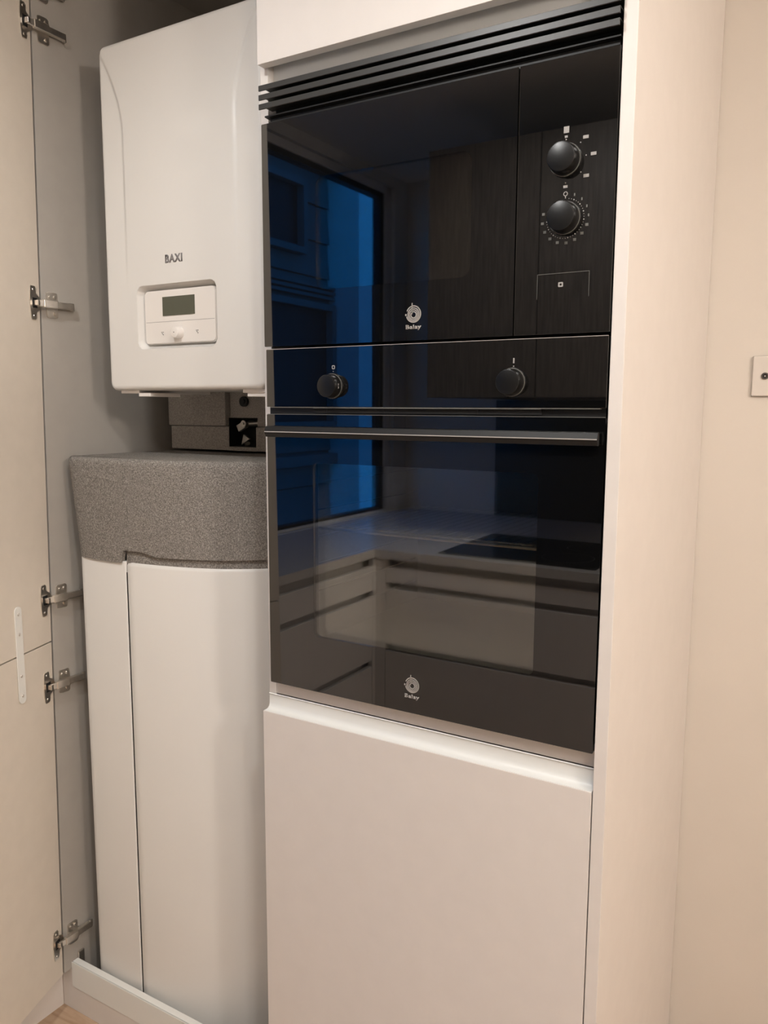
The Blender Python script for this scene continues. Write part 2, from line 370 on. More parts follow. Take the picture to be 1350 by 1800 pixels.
# ================================================================ wall-hung boiler
boi = thing('wall_boiler', 'white wall-hung gas boiler with small display, above the grey-lidded tank', 'boiler', (-.3, .42, .532))
bx0, bx1, bz0, bz1, by = -.5155, -.0835, .532, 1.232, .100
RC = .018
def boiler_front():
    bm = NB(); nx, nz = 150, 240
    rx0, rx1, rz0, rz1 = -.4225, -.2015, .6165, .7455; rad = .020
    def lines(a, b, n, extra):
        L = [a+(b-a)*i/n for i in range(n+1)]
        for e in (.0012, .003, .006, .010): L += [a+e, b-e]
        for e in extra: L += [e-.004, e-.0015, e+.0015, e+.004, e]
        return sorted(set(round(v, 5) for v in L))
    XS = lines(bx0, bx1, nx, (rx0, rx1)); ZS = lines(bz0, bz1, nz, (rz0, rz1))
    def sd(x, z, x0, x1, z0, z1, r_):
        qx = abs(x-(x0+x1)/2)-(x1-x0)/2+r_; qz = abs(z-(z0+z1)/2)-(z1-z0)/2+r_
        return math.hypot(max(qx, 0), max(qz, 0))+min(max(qx, qz), 0)-r_
    def chan(z):   # inset of the shallow side channel from each side edge
        t = (z-.80)/(1.20-.80)
        if z > 1.05:
            k = min(1, (z-1.05)/.165); return .070-.058*(k**1.8)
        return .070
    V = {}
    for i, x in enumerate(XS):
        for j, z in enumerate(ZS):
            # squeeze x into the rounded corners
            dz = min(z-bz0, bz1-z); xx = x
            if dz < RC:
                ins = RC-math.sqrt(max(0, RC*RC-(RC-dz)**2)); hw = (bx1-bx0)/2; cx = (bx0+bx1)/2
                xx = cx+(x-cx)*(hw-ins)/hw
            d = -sd(xx, z, bx0, bx1, bz0, bz1, RC); R_ = .010
            y = by
            if d < R_: y += R_-math.sqrt(max(0, R_*R_-(R_-max(d, 0))**2))
            # side channels fade out below z=.78
            fade = max(0, min(1, (z-.70)/.30)); fade = fade*fade*(3-2*fade)
            for edge in (xx-bx0, bx1-xx):
                c_ = chan(z); s = (c_-edge)/.008; s = max(0, min(1, s)); s = s*s*(3-2*s)
                y += .0042*s*fade*(0.35+.65*min(1, edge/ c_ if c_ > 0 else 1))
            q = -sd(xx, z, rx0, rx1, rz0, rz1, rad)
            if q > 0: s = min(1, q/.0085); y += .0215*(s**.8)
            V[i, j] = bm.verts.new((xx, y, z))
    for i in range(len(XS)-1):
        for j in range(len(ZS)-1):
            bm.faces.new((V[i, j], V[i+1, j], V[i+1, j+1], V[i, j+1]))
    # sides back to the wall
    rim = [V[i, 0] for i in range(len(XS))]+[V[len(XS)-1, j] for j in range(1, len(ZS))]+[V[i, len(ZS)-1] for i in range(len(XS)-2, -1, -1)]+[V[0, j] for j in range(len(ZS)-2, 0, -1)]
    back = [bm.verts.new((v.co.x, .42, v.co.z)) for v in rim]; n = len(rim)
    for i in range(n): bm.faces.new((rim[(i+1) % n], rim[i], back[i], back[(i+1) % n]))
    bm.faces.new(back)
    bmesh.ops.recalc_face_normals(bm, faces=bm.faces[:])
    return bm
obj('casing', boiler_front(), M['boiler'], boi, smooth=40)
bm = NB(); prism(bm, rr(-.4105, -.2125, .6270, .7350, .010, 5), 'y', .1095, .125)
bmesh.ops.bevel(bm, geom=[e for e in bm.edges if all(abs(v.co.y-.1095) < 1e-6 for v in e.verts)], offset=.0015, segments=2, affect='EDGES')
cp = obj('control_panel', bm, M['boiler_plastic'], boi, smooth=40)
bm = NB(); box(bm, -.3575, -.2685, .1085, .111, .6830, .7210); obj('display', bm, M['lcd'], cp, label='dark olive blank display')
bm = NB(); box(bm, -.407, -.2165, .10935, .111, .6712, .6718); obj('seam', bm, M['boiler_grey'], cp)
bm = NB(); cyl(bm, (-.3125, .1105, .6475), (-.3125, .0935, .6475), .0125, .0108, 28, bev=.0015); kn = obj('dial_knob', bm, M['boiler_plastic'], cp, smooth=35, label='small round white dial')
bm = NB(); cyl(bm, (-.3125, .0937, .6475), (-.3125, .0931, .6475), .0012, seg=10)
for x in (-.360, -.263):
    for dx, dz in ((-.0025, .003), (.0015, .003), (-.001, .0005), (.0015, -.002)): box(bm, x+dx-.0008, x+dx+.0008, .1088, .111, .6475+dz-.0008, .6475+dz+.0008)
bmk = obj('button_marks', bm, M['boiler_grey'], cp); bmk['kind'] = 'stuff'
bm = NB(); text_into(bm, 'BAXI', -.3130, .7855, .1003, .0165, width=.0475, depth=.0008, bold=.042, space=1.16)
obj('lettering', bm, M['boiler_grey'], boi, label='grey BAXI lettering')
bm = NB()
box(bm, -.494, -.438, .112, .40, .526, .533, bev=.001); box(bm, -.440, -.405, .112, .20, .519, .527, bev=.001)
obj('underside_bracket', bm, M['boiler_plastic'], boi)
bm = NB(); box(bm, -.150, -.092, .112, .40, .5255, .533, bev=.001); box(bm, -.141, -.088, .115, .20, .518, .526, bev=.001)
obj('underside_bracket', bm, M['boiler_plastic'], boi)

# ================================================================ hydraulic box behind
hb = thing('hydraulic_foam_box', 'brown-grey foam box with a black cutout, between boiler and tank lid', 'pipe box', (-.3, .48, .396))
bm = NB(); box(bm, -.5775, -.3930, .330, .60, .4525, .70, bev=.002); obj('upper_block', bm, M['foam_lifted'], hb)
bm = NB()
outer = rr(-.3905, -.045, .4525, .70, .002, 4); inner = rr(-.386, -.308, .4527, .4725, .001, 4)
box(bm, -.3905, -.3865, .345, .60, .4525, .70); box(bm, -.3865, -.3075, .345, .60, .4725, .70); box(bm, -.3075, -.045, .345, .60, .4525, .70)
obj('upper_block', bm, M['foam_lifted'], hb)
bm = NB(); cyl(bm, (-.3445, .3452, .510), (-.3445, .3380, .510), .0118, seg=20); cyl(bm, (-.3445, .3385, .510), (-.3445, .3360, .510), .006, seg=16); obj('plug', bm, M['rubber'], hb)
bm = NB(); box(bm, -.572, -.3850, .332, .60, .3955, .4515, bev=.002); box(bm, -.3850, -.3030, .332, .60, .3955, .4045); box(bm, -.3030, -.045, .332, .60, .3955, .4515, bev=.002)
obj('lower_block', bm, M['foam_lifted'], hb)
bm = NB(); box(bm, -.3850, -.3035, .376, .380, .4048, .4722); box(bm, -.3850, -.3835, .3335, .376, .4048, .4722); box(bm, -.3850, -.3035, .3335, .376, .4046, .4056); box(bm, -.3850, -.3078, .346, .376, .4705, .4722); obj('cutout_shade', bm, M['void'], hb)  # black sheets stand in for the deep shade inside the cutout
bm = NB(); obox(bm, (-.360, .352, .4525), (1, 0, .5), (0, 1, 0), (-.5, 0, 1), .013, .005, .0085, bev=.001); cyl(bm, (-.349, .352, .4585), (-.349, .342, .4585), .0085, seg=18, bev=.001); cyl(bm, (-.349, .342, .4585), (-.349, .339, .4585), .003, seg=12)
cyl(bm, (-.349, .358, .4585), (-.325, .372, .460), .007, seg=14)
obj('valve', bm, M['brass'], hb, label='small metal valve lever inside the cutout')
bm = NB(); prism(bm, [(-.369, .409), (-.362, .433), (-.345, .4225)], 'y', .358, .364); cyl(bm, (-.352, .40, .414), (-.366, .368, .410), .005, seg=12); obj('pipe_tag', bm, M['brass'], hb)

# ================================================================ hot water tank
tank = thing('hot_water_tank', 'tall white curved hot water tank under a grey speckled foam lid', 'water tank', (-.3, .3, FL))
KEY = [(-.600, .050), (-.56, .034), (-.42, .0335), (-.30, .050), (-.20, .086), (-.12, .148), (-.075, .225), (-.055, .34)]
def catmull(K, n=14):
    out = []
    for i in range(len(K)-1):
        p0, p1, p2, p3 = K[max(i-1, 0)], K[i], K[i+1], K[min(i+2, len(K)-1)]
        for k in range(n):
            t = k/n
            out.append(tuple(.5*((2*p1[a])+(-p0[a]+p2[a])*t+(2*p0[a]-5*p1[a]+4*p2[a]-p3[a])*t*t+(-p0[a]+3*p1[a]-3*p2[a]+p3[a])*t**3) for a in (0, 1)))
    out.append(K[-1]); return out
FR = catmull(KEY)
def front_y(x):
    for (xa, ya), (xb, yb) in zip(FR[:-1], FR[1:]):
        if xa <= x <= xb: return ya+(yb-ya)*(x-xa)/(xb-xa)
    return FR[-1][1] if x > FR[-1][0] else FR[0][1]
# lid (foam) : left edge leans outwards going up
def lid():
    bm = NB(); rows = []
    path = [(-.600, .55), (-.600, .30), (-.600, .10)]+[(-.5995, .062)]+FR[1:]+[(-.052, .45), (-.052, .55)]
    n = len(path)
    def nrm(i):
        a = Vector(path[max(i-1, 0)]); b = Vector(path[min(i+1, n-1)]); t = (b-a).normalized(); return Vector((-t.y, t.x))
    def zb(x, y):
        if y > .3: return .172
        if x < -.4275: return .171
        if x < -.4225: return .171+.026*(x+.4275)/.005
        if x < -.370: return .1985
        if x < -.325: t = (x+.370)/.045; t = t*t*(3-2*t); return .1985-.0095*t
        return .190
    # leaning: x shifts by +.033 at the bottom on the left end only
    def lean(x, y, z):
        k = max(0, min(1, (-.40-x)/.20)); return x+.030*k*(.385-z)/.215
    spec = [(None, .010, -.0), (None, .0, 0)]+[(z, 0, 0) for z in (.22, .26, .30, .34)]+[(.378, 0, 0)]+[(.378+.012*math.sin(a), .012*(1-math.cos(a)), 0) for a in (math.radians(22), math.radians(45), math.radians(68), math.radians(90))]
    for k, (z, ins, _) in enumerate(spec):
        row = []
        for i, p in enumerate(path):
            nn = nrm(i); q = Vector(p)+nn*ins
            if k == 0: zz = zb(*p)
            elif z is None: zz = zb(*p)
            else: zz = z
            row.append(bm.verts.new((lean(q.x, q.y, min(zz, .385)), q.y, zz)))
        rows.append(row)
    for a, b in zip(rows[:-1], rows[1:]):
        for i in range(n-1): bm.faces.new((a[i], a[i+1], b[i+1], b[i]))
    bm.faces.new(rows[-1])
    bmesh.ops.recalc_face_normals(bm, faces=bm.faces[:]); bmesh.ops.remove_doubles(bm, verts=bm.verts[:], dist=1e-5)
    return bm
obj('insulation_lid', lid(), M['foam'], tank, smooth=35, label='thick grey speckled foam lid')
def slab_from_path(path, z0, z1, depth=.0, back=.5, edge=.006):
    """closed outline: front path then straight back; rounded top/bottom edges"""
    bm = NB(); poly = list(path)+[(path[-1][0], back), (path[0][0], back)]; n = len(poly)
    rows = []
    def off(ins):
        out = []
        for i, p in enumerate(poly):
            a = Vector(poly[i-1]); b = Vector(poly[(i+1) % n]); t = (b-a).normalized(); out.append(Vector(p)+Vector((-t.y, t.x))*ins)
        return out
    for z, ins in [(z0, edge)]+[(z0+edge, 0), (z1-edge, 0)]+[(z1-edge+edge*math.sin(a), edge*(1-math.cos(a))) for a in (math.radians(30), math.radians(60), math.radians(90))]:
        rows.append([bm.verts.new((q.x, q.y, z)) for q in off(ins)])
    for a, b in zip(rows[:-1], rows[1:]):
        for i in range(n): bm.faces.new((a[i], a[(i+1) % n], b[(i+1) % n], b[i]))
    bm.faces.new(rows[0][::-1]); bm.faces.new(rows[-1]); bmesh.ops.recalc_face_normals(bm, faces=bm.faces[:])
    return bm
sub = lambda a, b, ins: [(x, y+ins) for x, y in FR if a < x < b]
colp = [(-.4175, front_y(-.4175)+.009)]+sub(-.4175, -.0, .008)
obj('collar', slab_from_path(colp, .150, .2080, edge=.002), M['foam'], tank, smooth=35, label='thin grey foam collar under the lid')
lp = [(-.5600, .060), (-.5600, .046), (-.5580, .0405), (-.553, .038)]+sub(-.551, -.424, .0045)+[(-.4195, front_y(-.42)+.0043), (-.4182, front_y(-.418)+.0052)]
obj('side_cover', slab_from_path(lp, FL+.012, .1735, edge=.001, back=.50), M['tank'], tank, smooth=35)
cp_ = [(-.4170, front_y(-.4165)+.0115), (-.4162, front_y(-.415)+.0085), (-.4120, front_y(-.411)+.0060), (-.405, front_y(-.405)+.0045)]+sub(-.402, -.100, .0035)
obj('front_cover', slab_from_path(cp_, FL+.012, .1735, edge=.009, back=.25), M['tank'], tank, smooth=35)
bm = NB(); box(bm, -.41815, -.41705, front_y(-.418)+.0075, .24, FL+.013, .150); obj('seam', bm, M['void'], tank)  # black strip keeps the gap between the covers as dark as shade
bm = NB(); box(bm, -.5555, -.058, .255, .55, FL+.012, .15, bev=.004); obj('tank_body', bm, M['tank'], tank)
bm = NB(); box(bm, -.0990, -.066, .172, .26, FL+.012, .172, bev=.003); obj('corner_post', bm, M['tank'], tank)
for x, y in ((-.5, .12), (-.13, .22), (-.5, .48), (-.13, .48)):
    bm = NB(); cyl(bm, (x, y, FL+.0005), (x, y, FL+.0125), .022, seg=16); obj('foot', bm, M['rubber'], tank)

# ================================================================ oven column
col = thing('oven_column', 'tall white built-in cabinet holding the black microwave and oven', 'cabinet', (.3, .3, FL))
bx('side_panel', 'laminate', col, -.0190, -.0030, .020, BY-.002, FL, 1.5, label='thin left side panel beside the boiler cupboard')
bx('side_panel', 'laminate', col, .5968, .6158, 0.0, BY-.002, FL+.0005, CEIL-.001, bev=.0008, label='full-height right end panel')
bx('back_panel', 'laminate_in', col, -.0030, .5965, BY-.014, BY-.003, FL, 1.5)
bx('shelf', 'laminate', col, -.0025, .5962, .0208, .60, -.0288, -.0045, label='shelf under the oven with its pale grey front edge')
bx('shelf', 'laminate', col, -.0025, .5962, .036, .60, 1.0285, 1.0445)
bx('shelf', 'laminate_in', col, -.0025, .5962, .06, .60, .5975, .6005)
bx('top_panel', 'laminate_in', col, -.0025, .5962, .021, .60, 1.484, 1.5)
ud = bx('upper_door', 'laminate', col, -.0085, .5952, 0.0, .0185, 1.0620, 1.5, bev=.0006)
bx('upper_rail', 'alu_white', col, -.0025, .5962, .0355, .0375, 1.0200, 1.0750, label='bright white recessed rail under the upper door')
bx('ceiling_filler', 'laminate', col, -.0188, .5952, .004, .020, 1.503, CEIL-.001)
# lower door with a recessed white grip profile along the top
bm = NB(); box(bm, -.0188, .5950, 0.0, .0188, -.822, -.0592, bev=.0006); ld = obj('lower_door', bm, M['laminate'], col)
bm = NB(); pr = [(.0012, -.0592), (.0012, -.0586), (.009, -.0586), (.0135, -.0572), (.0165, -.0540), (.0180, -.0490), (.0184, -.0330), (.0176, -.0312), (.0162, -.0305), (.0185, -.0295), (.0203, -.0315), (.0203, -.0592)]
prism(bm, pr, 'x', -.0180, .5948); obj('grip_profile', bm, M['alu_white'], ld, smooth=50, label='bright white grip profile along the top of the lower door')
bx('plinth', 'laminate', col, -.0185, .5958, .012, .028, FL+.0005, -.826)
# ventilation grille
gr = thing('ventilation_grille', 'black slatted ventilation grille above the microwave', 'grille', (.295, .01, .972))
for z in (1.0195, 1.0050, .9905):
    bm = NB(); prism(bm, [(-.0090, z+.0050), (-.0105, z+.0040), (-.0105, z-.0038), (-.0095, z-.0045), (-.0078, z-.0040), (-.0078, z+.0036), (.0250, z+.0036), (.0250, z+.0050)], 'x', .0015, .5945)
    obj('slat', bm, M['blackmatt'], gr)
bm = NB(); prism(bm, [(.000, .9790), (-.0015, .9780), (-.0015, .9762), (.020, .9750), (.020, .9790)], 'x', .0065, .5945); obj('slat', bm, M['blackmetal'], gr)
bx('back_plate', 'void', gr, .010, .592, .0245, .028, .9705, 1.0245)
bx('lower_trim', 'blackmetal', gr, .012, .592, .006, .0245, .9660, .9745)

# ---------------------------------------------------------------- microwave
mw = thing('microwave', 'black glass built-in microwave with two dials, above the oven', 'microwave', (.297, .2, .602))
mz0, mz1 = .6015, .9665
def loop_to(n_, rect): return rect
# door glass (left part) with a window, and control glass (right part)
bm = NB(); dx0, dx1 = -.0022, .4548
ringplate(bm, rr(dx0, dx1, mz0, mz1, .0015, 6), rr(.108, .386, .690, .868, .016, 6), 0.0, .006)
dr = obj('door', bm, M['glass'], mw)
bm = NB(); prism(bm, rr(.1081, .3859, .6901, .8679, .0159, 6), 'y', .0002, .0040); obj('window', bm, M['mwpane'], dr)
bm = NB(); prism(bm, rr(.095, .400, .675, .885, .016, 6), 'y', .0070, .0090); obj('mesh_screen', bm, M['mwscreen'] if 'mwscreen' in M else M['glass'], dr)
bx('control_glass', 'glass', mw, .4566, .5948, 0.0, .006, mz0, mz1, bev=.0006)
bm = NB(); box(bm, .000, .594, .0100, .022, mz0+.001, mz1-.001); box(bm, .02, .575, .022, .46, mz0+.004, mz1-.004); obj('casing', bm, M['blackmetal'], mw)
def dial(parent, cx, cz, rad, y0=0.0, depth=.022, name='knob'):
    bm = NB(); cyl(bm, (cx, y0-.0001, cz), (cx, y0-.0035, cz), rad*1.07, rad*1.05, 40, bev=.0006)
    cyl(bm, (cx, y0-.0036, cz), (cx, y0-depth, cz), rad, rad*.90, 40, bev=.0016)
    k = obj(name, bm, M['knob'], parent, smooth=30)
    bm = NB(); annulus(bm, cx, cz, rad*.97, rad*1.03, y0-.0041, y0-.0036); obj('trim_ring', bm, M['edge'] if False else M['printdim'], k)
    return k
dial(mw, .5255, .8330, .0215); dial(mw, .5275, .7565, .0215)
bm = NB()
def mark(bm, x, z, w_, h_, y=-.00035): box(bm, x-w_/2, x+w_/2, y, .0001, z-h_/2, z+h_/2)
def dot(bm, x, z, r_=.0009, y=-.00035): cyl(bm, (x, .0001, z), (x, y, z), r_, seg=8)
mark(bm, .5255, .8725, .0075, .0085); mark(bm, .5255, .8635, .004, .003); dot(bm, .5255, .8598)
for ang, rr_ in ((45, .037), (5, .0375), (-40, .037)):
    a = math.radians(ang); dot(bm, .5255+.0285*math.cos(a), .8330+.0285*math.sin(a)); mark(bm, .5255+rr_*math.cos(a)+.001, .8330+rr_*math.sin(a), .0075, .0042)
dot(bm, .5265, .8035); mark(bm, .5265, .7985, .006, .0035)
annulus(bm, .5270, .7890, .0022, .0031, -.00035, .0001)
mark(bm, .5270, .7845, .0012, .003)
for k in range(40):
    a = math.radians(88-k*8.0); 
    if k > 0: dot(bm, .5275+.0262*math.cos(a), .7565+.0262*math.sin(a), .0009 if k % 3 == 0 else .0005)
dm_ = obj('dial_markings', bm, M['print'], mw); dm_['kind'] = 'stuff'
bm = NB()
for k in range(14):
    a = math.radians(90-k*22.0); x, z = .5275+.0325*math.cos(a), .7565+.0325*math.sin(a)
    if k > 0: mark(bm, x, z, .0018 if k < 5 else .0042, .0036)
dn_ = obj('dial_numerals', bm, M['printdim'], mw); dn_['kind'] = 'stuff'
bm = NB(); bz = .6845
box(bm, .4900, .5640, -.0003, .0001, bz-.0006, bz); box(bm, .4898, .4903, -.0003, .0001, bz-.034, bz); box(bm, .5637, .5642, -.0003, .0001, bz-.034, bz)
obj('door_button', bm, M['printdim'], mw)
bm = NB(); ringplate(bm, rr(.5205, .5275, .6655, .6720, .0012, 3), rr(.5225, .5258, .6673, .6702, .0008, 3), -.0004, .0001); obj('button_mark', bm, M['print'], mw)
def logo(parent, cx, cz, scale=1.0):
    bm = NB(); y0, y1 = -.0005, .0001
    annulus(bm, cx, cz, .0115*scale, .0132*scale, y0, y1, -165, 158)
    annulus(bm, cx, cz-.0006, .0090*scale, .0106*scale, y0, y1)
    annulus(bm, cx, cz-.0009, .0066*scale, .0082*scale, y0, y1)
    annulus(bm, cx+.0002, cz-.0011, .0038*scale, .0057*scale, y0, y1)
    box(bm, cx-.0034*scale, cx-.0019*scale, y0, y1, cz, cz+.0168*scale)
    box(bm, cx-.0146*scale, cx-.0122*scale, y0, y1, cz-.0022*scale, cz+.0006*scale)
    lg = obj('emblem', bm, M['print'], parent)
    bm = NB(); text_into(bm, 'Balay', cx, cz-.0245*scale, .0001, .0086*scale, width=.0272*scale, depth=.0006, bold=.035, space=1.08)
    obj('lettering', bm, M['print'], parent)
logo(mw, .2916, .6412)

# ---------------------------------------------------------------- oven
ov = thing('oven', 'black glass built-in oven with two dials and a full-width handle, below the microwave', 'oven', (.297, .3, .001))
bx('control_panel', 'glass', ov, 0.0, .594, .001, .007, .4985, .5965, bev=.0006)
bm = NB(); box(bm, .002, .592, .0075, .020, .486, .596); obj('panel_backing', bm, M['blackmetal'], ov)
bx('panel_edge', 'edge', ov, .001, .593, .0012, .0026, .59650, .59725)
bx('panel_edge', 'printdim', ov, .008, .586, .0006, .0070, .49720, .4984)
vent = bx('vent_slot', 'void', ov, .0995, .5000, .0050, .0074, .4885, .4966)
for x in (.125, .235, .400): bx('divider', 'blackmetal', vent, x-.0012, x+.0012, .0042, .0050, .4885, .4966)
bx('vent_lip', 'printdim', ov, .0995, .5000, .0004, .0012, .4966, .4974)
dial(ov, .1400, .5330, .0200, .001, .021); dial(ov, .4560, .5355, .0200, .001, .021)
bm = NB(); ringplate(bm, rr(.1382, .1442, .5605, .5670, .002, 4), rr(.1395, .1429, .5618, .5657, .0012, 4), .0005, .0011); dot(bm, .1412, .5570, .0007, .0005)
mark(bm, .4575, .5665, .0022, .0075, .0005); dot(bm, .4575, .5585, .0010, .0005)
bm2 = bm; pm_ = obj('panel_markings', bm, M['print'], ov); pm_['kind'] = 'stuff'
bm = NB(); box(bm, .1578, .1590, -.0115, -.0095, .529, .5365); obj('knob_mark', bm, M['print'], ov)
# door: front glass with a window opening, clear outer pane, inner pane
bm = NB(); ringplate(bm, rr(0.0, .594, 0.0, .4855, .0015, 6), rr(.098, .500, .100, .4045, .010, 6), .0005, .0065); od = obj('door', bm, M['glass'], ov)
bm = NB(); prism(bm, rr(.0981, .4999, .1001, .4044, .0099, 6), 'y', .0007, .0047); obj('window', bm, M['pane'], od)
bm = NB(); prism(bm, rr(.070, .525, .080, .425, .010, 6), 'y', .018, .021); obj('inner_pane', bm, M['pane'], od)
bm = NB(); ringplate(bm, rr(.004, .590, .004, .4805, .002, 6), rr(.080, .514, .088, .416, .010, 6), .0070, .040); obj('door_frame', bm, M['blackmetal'], od)
bx('top_edge', 'printdim', od, .001, .593, .0008, .0064, .48560, .4864)
bm = NB(); prism(bm, [(-.0165, .4566), (-.0165, .4556), (-.0130, .4475), (-.0090, .4468), (-.0060, .4490), (-.0060, .4635), (-.0090, .4660), (-.0130, .4650)], 'x', .0075, .5880)
hn = obj('handle', bm, M['blackmetal'], od, label='flat black full-width door handle')
bx('handle_highlight', 'edge', hn, .0080, .5875, -.0175, -.0160, .4554, .4568)  # pale strip painted as the highlight along the handle ridge
for x in (.055, .54): bx('handle_post', 'blackmetal', hn, x-.01, x+.01, -.0070, .0004, .451, .461)
logo(ov, .2946, .0480)
# cavity
bm = NB(); cx0, cx1, cy0, cy1, cz0, cz1 = .055, .539, .044, .460, .070, .440
bmesh.ops.create_cube(bm, size=1, matrix=Matrix.Translation(((cx0+cx1)/2, (cy0+cy1)/2, (cz0+cz1)/2)) @ Matrix.Diagonal((cx1-cx0, cy1-cy0, cz1-cz0, 1)))
bmesh.ops.delete(bm, geom=[fc for fc in bm.faces if fc.normal.y < -.9], context='FACES'); bmesh.ops.reverse_faces(bm, faces=bm.faces[:])
cav = obj('cavity', bm, M['enamel'], ov)
bm = NB(); zr = .282
tube(bm, [(cx0+.012, .062, zr), (cx1-.012, .062, zr), (cx1-.012, .44, zr), (cx0+.012, .44, zr), (cx0+.012, .062, zr)], .0030, 8)
tube(bm, [(cx0+.012, .090, zr+.0), (cx1-.012, .090, zr)], .0022, 6)
obj('rack_frame', bm, M['chrome'], ov)
for k in range(22):
    x = cx0+.03+k*(cx1-cx0-.06)/21; bm = NB(); cyl(bm, (x, .064, zr+.002), (x, .438, zr+.002), .0013, seg=6); obj('rack_bar', bm, M['chrome'], ov)
for s, x in ((1, cx0+.004), (-1, cx1-.004)):
    for z in (.12, .17, .22, .27, .32, .37):
        bm = NB(); cyl(bm, (x, .06, z-.006), (x, .44, z-.006), .0022, seg=6); obj('side_rail', bm, M['chrome'], ov)

# ---------------------------------------------------------------- antenna outlet on the back wall
ao = thing('antenna_outlet', 'square white wall plate with a round dark coaxial socket on the back wall', 'wall socket', (.7420, BY, .5245))
ox, oz = .7430, .5615
bm = NB(); box(bm, ox-.0385, ox+.0385, BY-.0085, BY-.0005, oz-.0385, oz+.0385, bev=.0018); obj('cover_plate', bm, M['outlet'], ao)
bm = NB(); box(bm, ox-.0390, ox+.0390, BY-.0030, BY-.0004, oz-.0390, oz+.0390); obj('back_rim', bm, M['printdim'], ao)
for s in (-1, 1):
    x = ox+s*.0155
    bm = NB(); annulus(bm, x, oz, .0045, .0068, BY-.0110, BY-.0080); k = obj('coaxial_socket', bm, M['coax'], ao)
    bm = NB(); cyl(bm, (x, BY-.0086, oz), (x, BY-.0093, oz), .0045, seg=20); obj('insert', bm, M['rubber'], k)
    bm = NB(); cyl(bm, (x, BY-.0092, oz), (x, BY-.0105, oz), .0016, seg=10); obj('pin', bm, M['edge'], k)
bm = NB(); cyl(bm, (ox, BY-.0083, oz), (ox, BY-.0095, oz), .0030, seg=14); obj('screw', bm, M['printdim'], ao)

# ================================================================ the rest of the kitchen (seen mirrored in the glass)
def drawer_unit(lab, x0, x1, y0, y1, face, lines=(-.165, -.405), n=None):
    """face '+y' : front looks to +y at y1 ; '+x' : front looks to +x at x1"""
    t = thing('drawer_cabinet', lab, 'cabinet', ((x0+x1)/2, (y0+y1)/2, FL), )
    bm = NB()
    if face == '+y': box(bm, x0+.001, x1-.001, y0, y1-.045, -.82, -.066)
    else: box(bm, x0, x1-.045, y0+.001, y1-.001, -.82, -.066)
    obj('carcass', bm, M['laminate'], t)
    tops = [-.095]+[l-.012 for l in lines]; bots = [l+.012 for l in lines]+[-.82]
    for a, b in zip(bots, tops):
        bm = NB()
        if face == '+y': box(bm, x0+.0015, x1-.0015, y1-.020, y1, a, b, bev=.001)
        else: box(bm, x1-.020, x1, y0+.0015, y1-.0015, a, b, bev=.001)
        obj('drawer_front', bm, M['laminate'], t)
        bm = NB()
        if face == '+y': box(bm, x0+.004, x1-.004, y1-.044, y1-.021, a, b-.03)
        else: box(bm, x1-.044, x1-.021, y0+.004, y1-.004, a, b-.03)
        obj('drawer_body', bm, M['laminate'], t)
    bm = NB()
    if face == '+y': box(bm, x0, x1, y1-.075, y1-.060, FL, -.823)
    else: box(bm, x1-.028, x1-.013, y0, y1+(.039 if y1 > -.1 else 0), FL, -.823)
    obj('plinth', bm, M['laminate'], t)
FXL, FY = -.645, -1.42     # front planes of the left and far runs
cf = thing('corner_filler', 'white corner filler post between the two drawer runs', 'filler panel', (-.63, -1.42, FL))
bx('post', 'laminate', cf, -.6445, -.6010, -1.441, FY, -.82, -.066); bx('post', 'laminate', cf, -.6650, -.6450, -1.441, -1.4015, -.82, -.066)
drawer_unit('white drawer cabinet under the black hob, facing the oven', -.60, .30, YF+.002, FY, '+y')
drawer_unit('white drawer cabinet right of the hob unit, facing the oven column', .302, .92, YF+.002, FY, '+y')
drawer_unit('white drawer cabinet under the window, beside the open cupboard door', XL+.002, FXL, -.72, -.03, '+x', lines=(-.20, -.47))
drawer_unit('white drawer cabinet under the window, in the corner by the hob run', XL+.002, FXL, -1.40, -.722, '+x', lines=(-.20, -.47))
bm = NB(); poly = [(XL+.001, -.045), (FXL+.003, -.045), (FXL+.003, FY+.012), (.92, FY+.012), (.92, YF+.002), (XL+.001, YF+.002)]
prism(bm, poly, 'z', -.062, -.031); tag(obj('worktop', bm, M['worktop'], None), 'pale L-shaped stone worktop under the window and the hob', 'worktop')
hob = thing('hob', 'black glass cooking hob set in the pale worktop', 'hob', (-.11, -1.72, -.031))
bx('glass_plate', 'hob', hob, -.40, .18, -1.96, -1.455, -.0308, -.0250, bev=.002)
bm = NB()
for x, y, r_ in ((-.26, -1.60, .07), (-.26, -1.82, .09), (.04, -1.60, .09), (.04, -1.82, .07)):
    V = []
    for i in range(32):
        a = math.tau*i/32
        V.append([bm.verts.new((x+q*math.cos(a), y+q*math.sin(a), -.0247)) for q in (r_, r_+.0015)])
    for i in range(32): bm.faces.new((V[i][0], V[i][1], V[(i+1) % 32][1], V[(i+1) % 32][0]))
obj('zone_rings', bm, M['printdim'], hob)
sp = bx('splashback', 'splash', None, -.64, .92, YF+.001, YF+.012, -.0305, .532); tag(sp, 'dark splashback panel on the wall behind the hob', 'splashback')
for i, (x0, lab) in enumerate(((-.53, 'dark wood wall cabinet nearest the window'), (-.10, 'dark wood wall cabinet over the hob'), (.33, 'dark wood wall cabinet farthest from the window'))):
    t = thing('wall_cabinet', lab, 'wall cabinet', (x0+.215, -1.9, .534))
    bx('carcass', 'darkwood', t, x0+.001, x0+.429, YF+.002, -1.622, .534, 1.42); bx('door', 'darkwood', t, x0+.002, x0+.428, -1.620, -1.60, .534, 1.42, bev=.001)
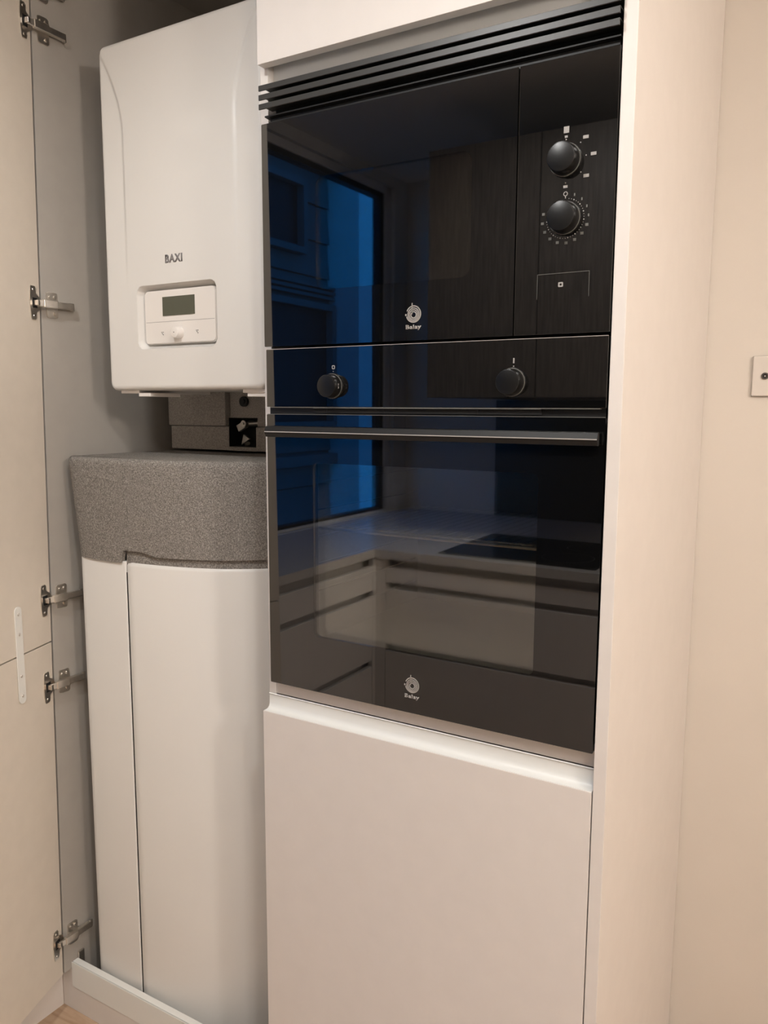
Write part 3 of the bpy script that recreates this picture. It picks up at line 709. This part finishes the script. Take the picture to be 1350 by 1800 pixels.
# neighbour across the light well
nb = thing('neighbour_building', 'blue-lit neighbouring house with horizontal siding and dark windows beyond the kitchen window', 'building', (-4.2, -2.5, -3.5))
bx('wall', 'facade', nb, -4.4, -3.93, -6.2, 3.0, -3.5, 2.80)
z = -3.40; k = 0
while z < 2.75:
    bm = NB(); prism(bm, [(-3.93, z), (-3.875, z), (-3.90, z+.335), (-3.93, z+.335)], 'y', -5.80, 3.0); obj('siding_board', bm, M['facade'], nb); z += .345
def nwin(a, b, c_, d_):
    bm = NB(); ringplate(bm, rr(a-.06, b+.06, c_-.06, d_+.06, .005, 2), rr(a, b, c_, d_, .004, 2), 0, .09)
    for v in bm.verts: v.co = Vector((-3.87+v.co.y, v.co.x, v.co.z))
    bmesh.ops.recalc_face_normals(bm, faces=bm.faces[:])
    wf = obj('window', bm, M['facade'], nb); bx('pane', 'gasket', wf, -3.872, -3.862, a, b, c_, d_)
for a, b in ((-5.25, -4.55), (-3.6, -2.9), (-1.9, -1.2)): nwin(a, b, 2.0, 2.56)
for a, b in ((-5.72, -4.5), (-3.6, -2.4), (-1.6, -.4)): nwin(a, b, .35, 1.45)
for zz in (1.56, 1.61, 1.66): bx('cornice', 'facade', nb, -3.87, -3.80, -5.80, 3.0, zz, zz+.028)
bx('ledge', 'facade', nb, -3.87, -3.78, -5.80, 3.0, -.08, .02)
bx('eaves', 'gasket', nb, -4.4, -3.72, -5.80, 3.0, 2.80, 2.95)
bx('wing_wall', 'reveal', nb, -3.92, -3.52, -6.2, -5.801, -3.5, 3.1)
bm = NB(); box(bm, -14, 14, -14, 14, -3.62, -3.5); tag(obj('street_ground', bm, M['ground'], None), 'dark paved ground far below the kitchen window', 'ground')

# ================================================================ added globe out of view, brightens the ceiling and right side
px_, py_, pz_, pw_, pc_ = FILL_LAMP
t = thing('fill_globe', 'added white fill globe out of view in the living area', 'fill light', (px_, py_, pz_-.10))
bm = NB(); bmesh.ops.create_uvsphere(bm, u_segments=32, v_segments=20, radius=.10, matrix=Matrix.Translation((px_, py_, pz_))); gl_ = obj('globe', bm, emit('fill_glow', pc_, pw_/(4*math.pi**2*.01)), t, smooth=True)
bm = NB(); cyl(bm, (px_, py_, pz_+.096), (px_, py_, pz_+.125), .028, .022, 24); obj('socket_cap', bm, M['frame'], t)
bm = NB(); cyl(bm, (px_, py_, pz_+.124), (px_, py_, CEIL-.02), .003, seg=8); obj('cord', bm, M['rubber'], t)
bm = NB(); cyl(bm, (px_, py_, CEIL-.022), (px_, py_, CEIL-.0005), .05, .055, 24); obj('ceiling_rose', bm, M['frame'], t)
# ================================================================ recessed downlights
for (x, y, wt, colr, cone, lab) in DOWNLIGHTS:
    t = thing('downlight', lab, 'ceiling light', (x, y, CEIL-.004))
    bm = NB(); n = 32; V = []
    for i in range(n):
        a = math.tau*i/n
        V.append([bm.verts.new((x+q*math.cos(a), y+q*math.sin(a), zz)) for q, zz in ((.036, CEIL-.0005), (.036, CEIL-.004), (.047, CEIL-.004), (.047, CEIL-.0005))])
    for i in range(n):
        for k in range(4): bm.faces.new((V[i][k], V[i][(k+1) % 4], V[(i+1) % n][(k+1) % 4], V[(i+1) % n][k]))
    bmesh.ops.recalc_face_normals(bm, faces=bm.faces[:])
    obj('trim_ring', bm, M['frame'], t)
    bm = NB(); cyl(bm, (x, y, CEIL-.0002), (x, y, CEIL-.0015), .0355, seg=32); obj('lens', bm, emit('lamp_lens', colr, 30), t)
    ld_ = bpy.data.lights.new('lamp', 'SPOT'); ld_.energy = wt; ld_.color = colr; ld_.spot_size = math.radians(cone); ld_.spot_blend = 0.6; ld_.shadow_soft_size = .06
    lo = bpy.data.objects.new('lamp', ld_); C.objects.link(lo); lo.parent = t; lo.location = (0, 0, -.012)
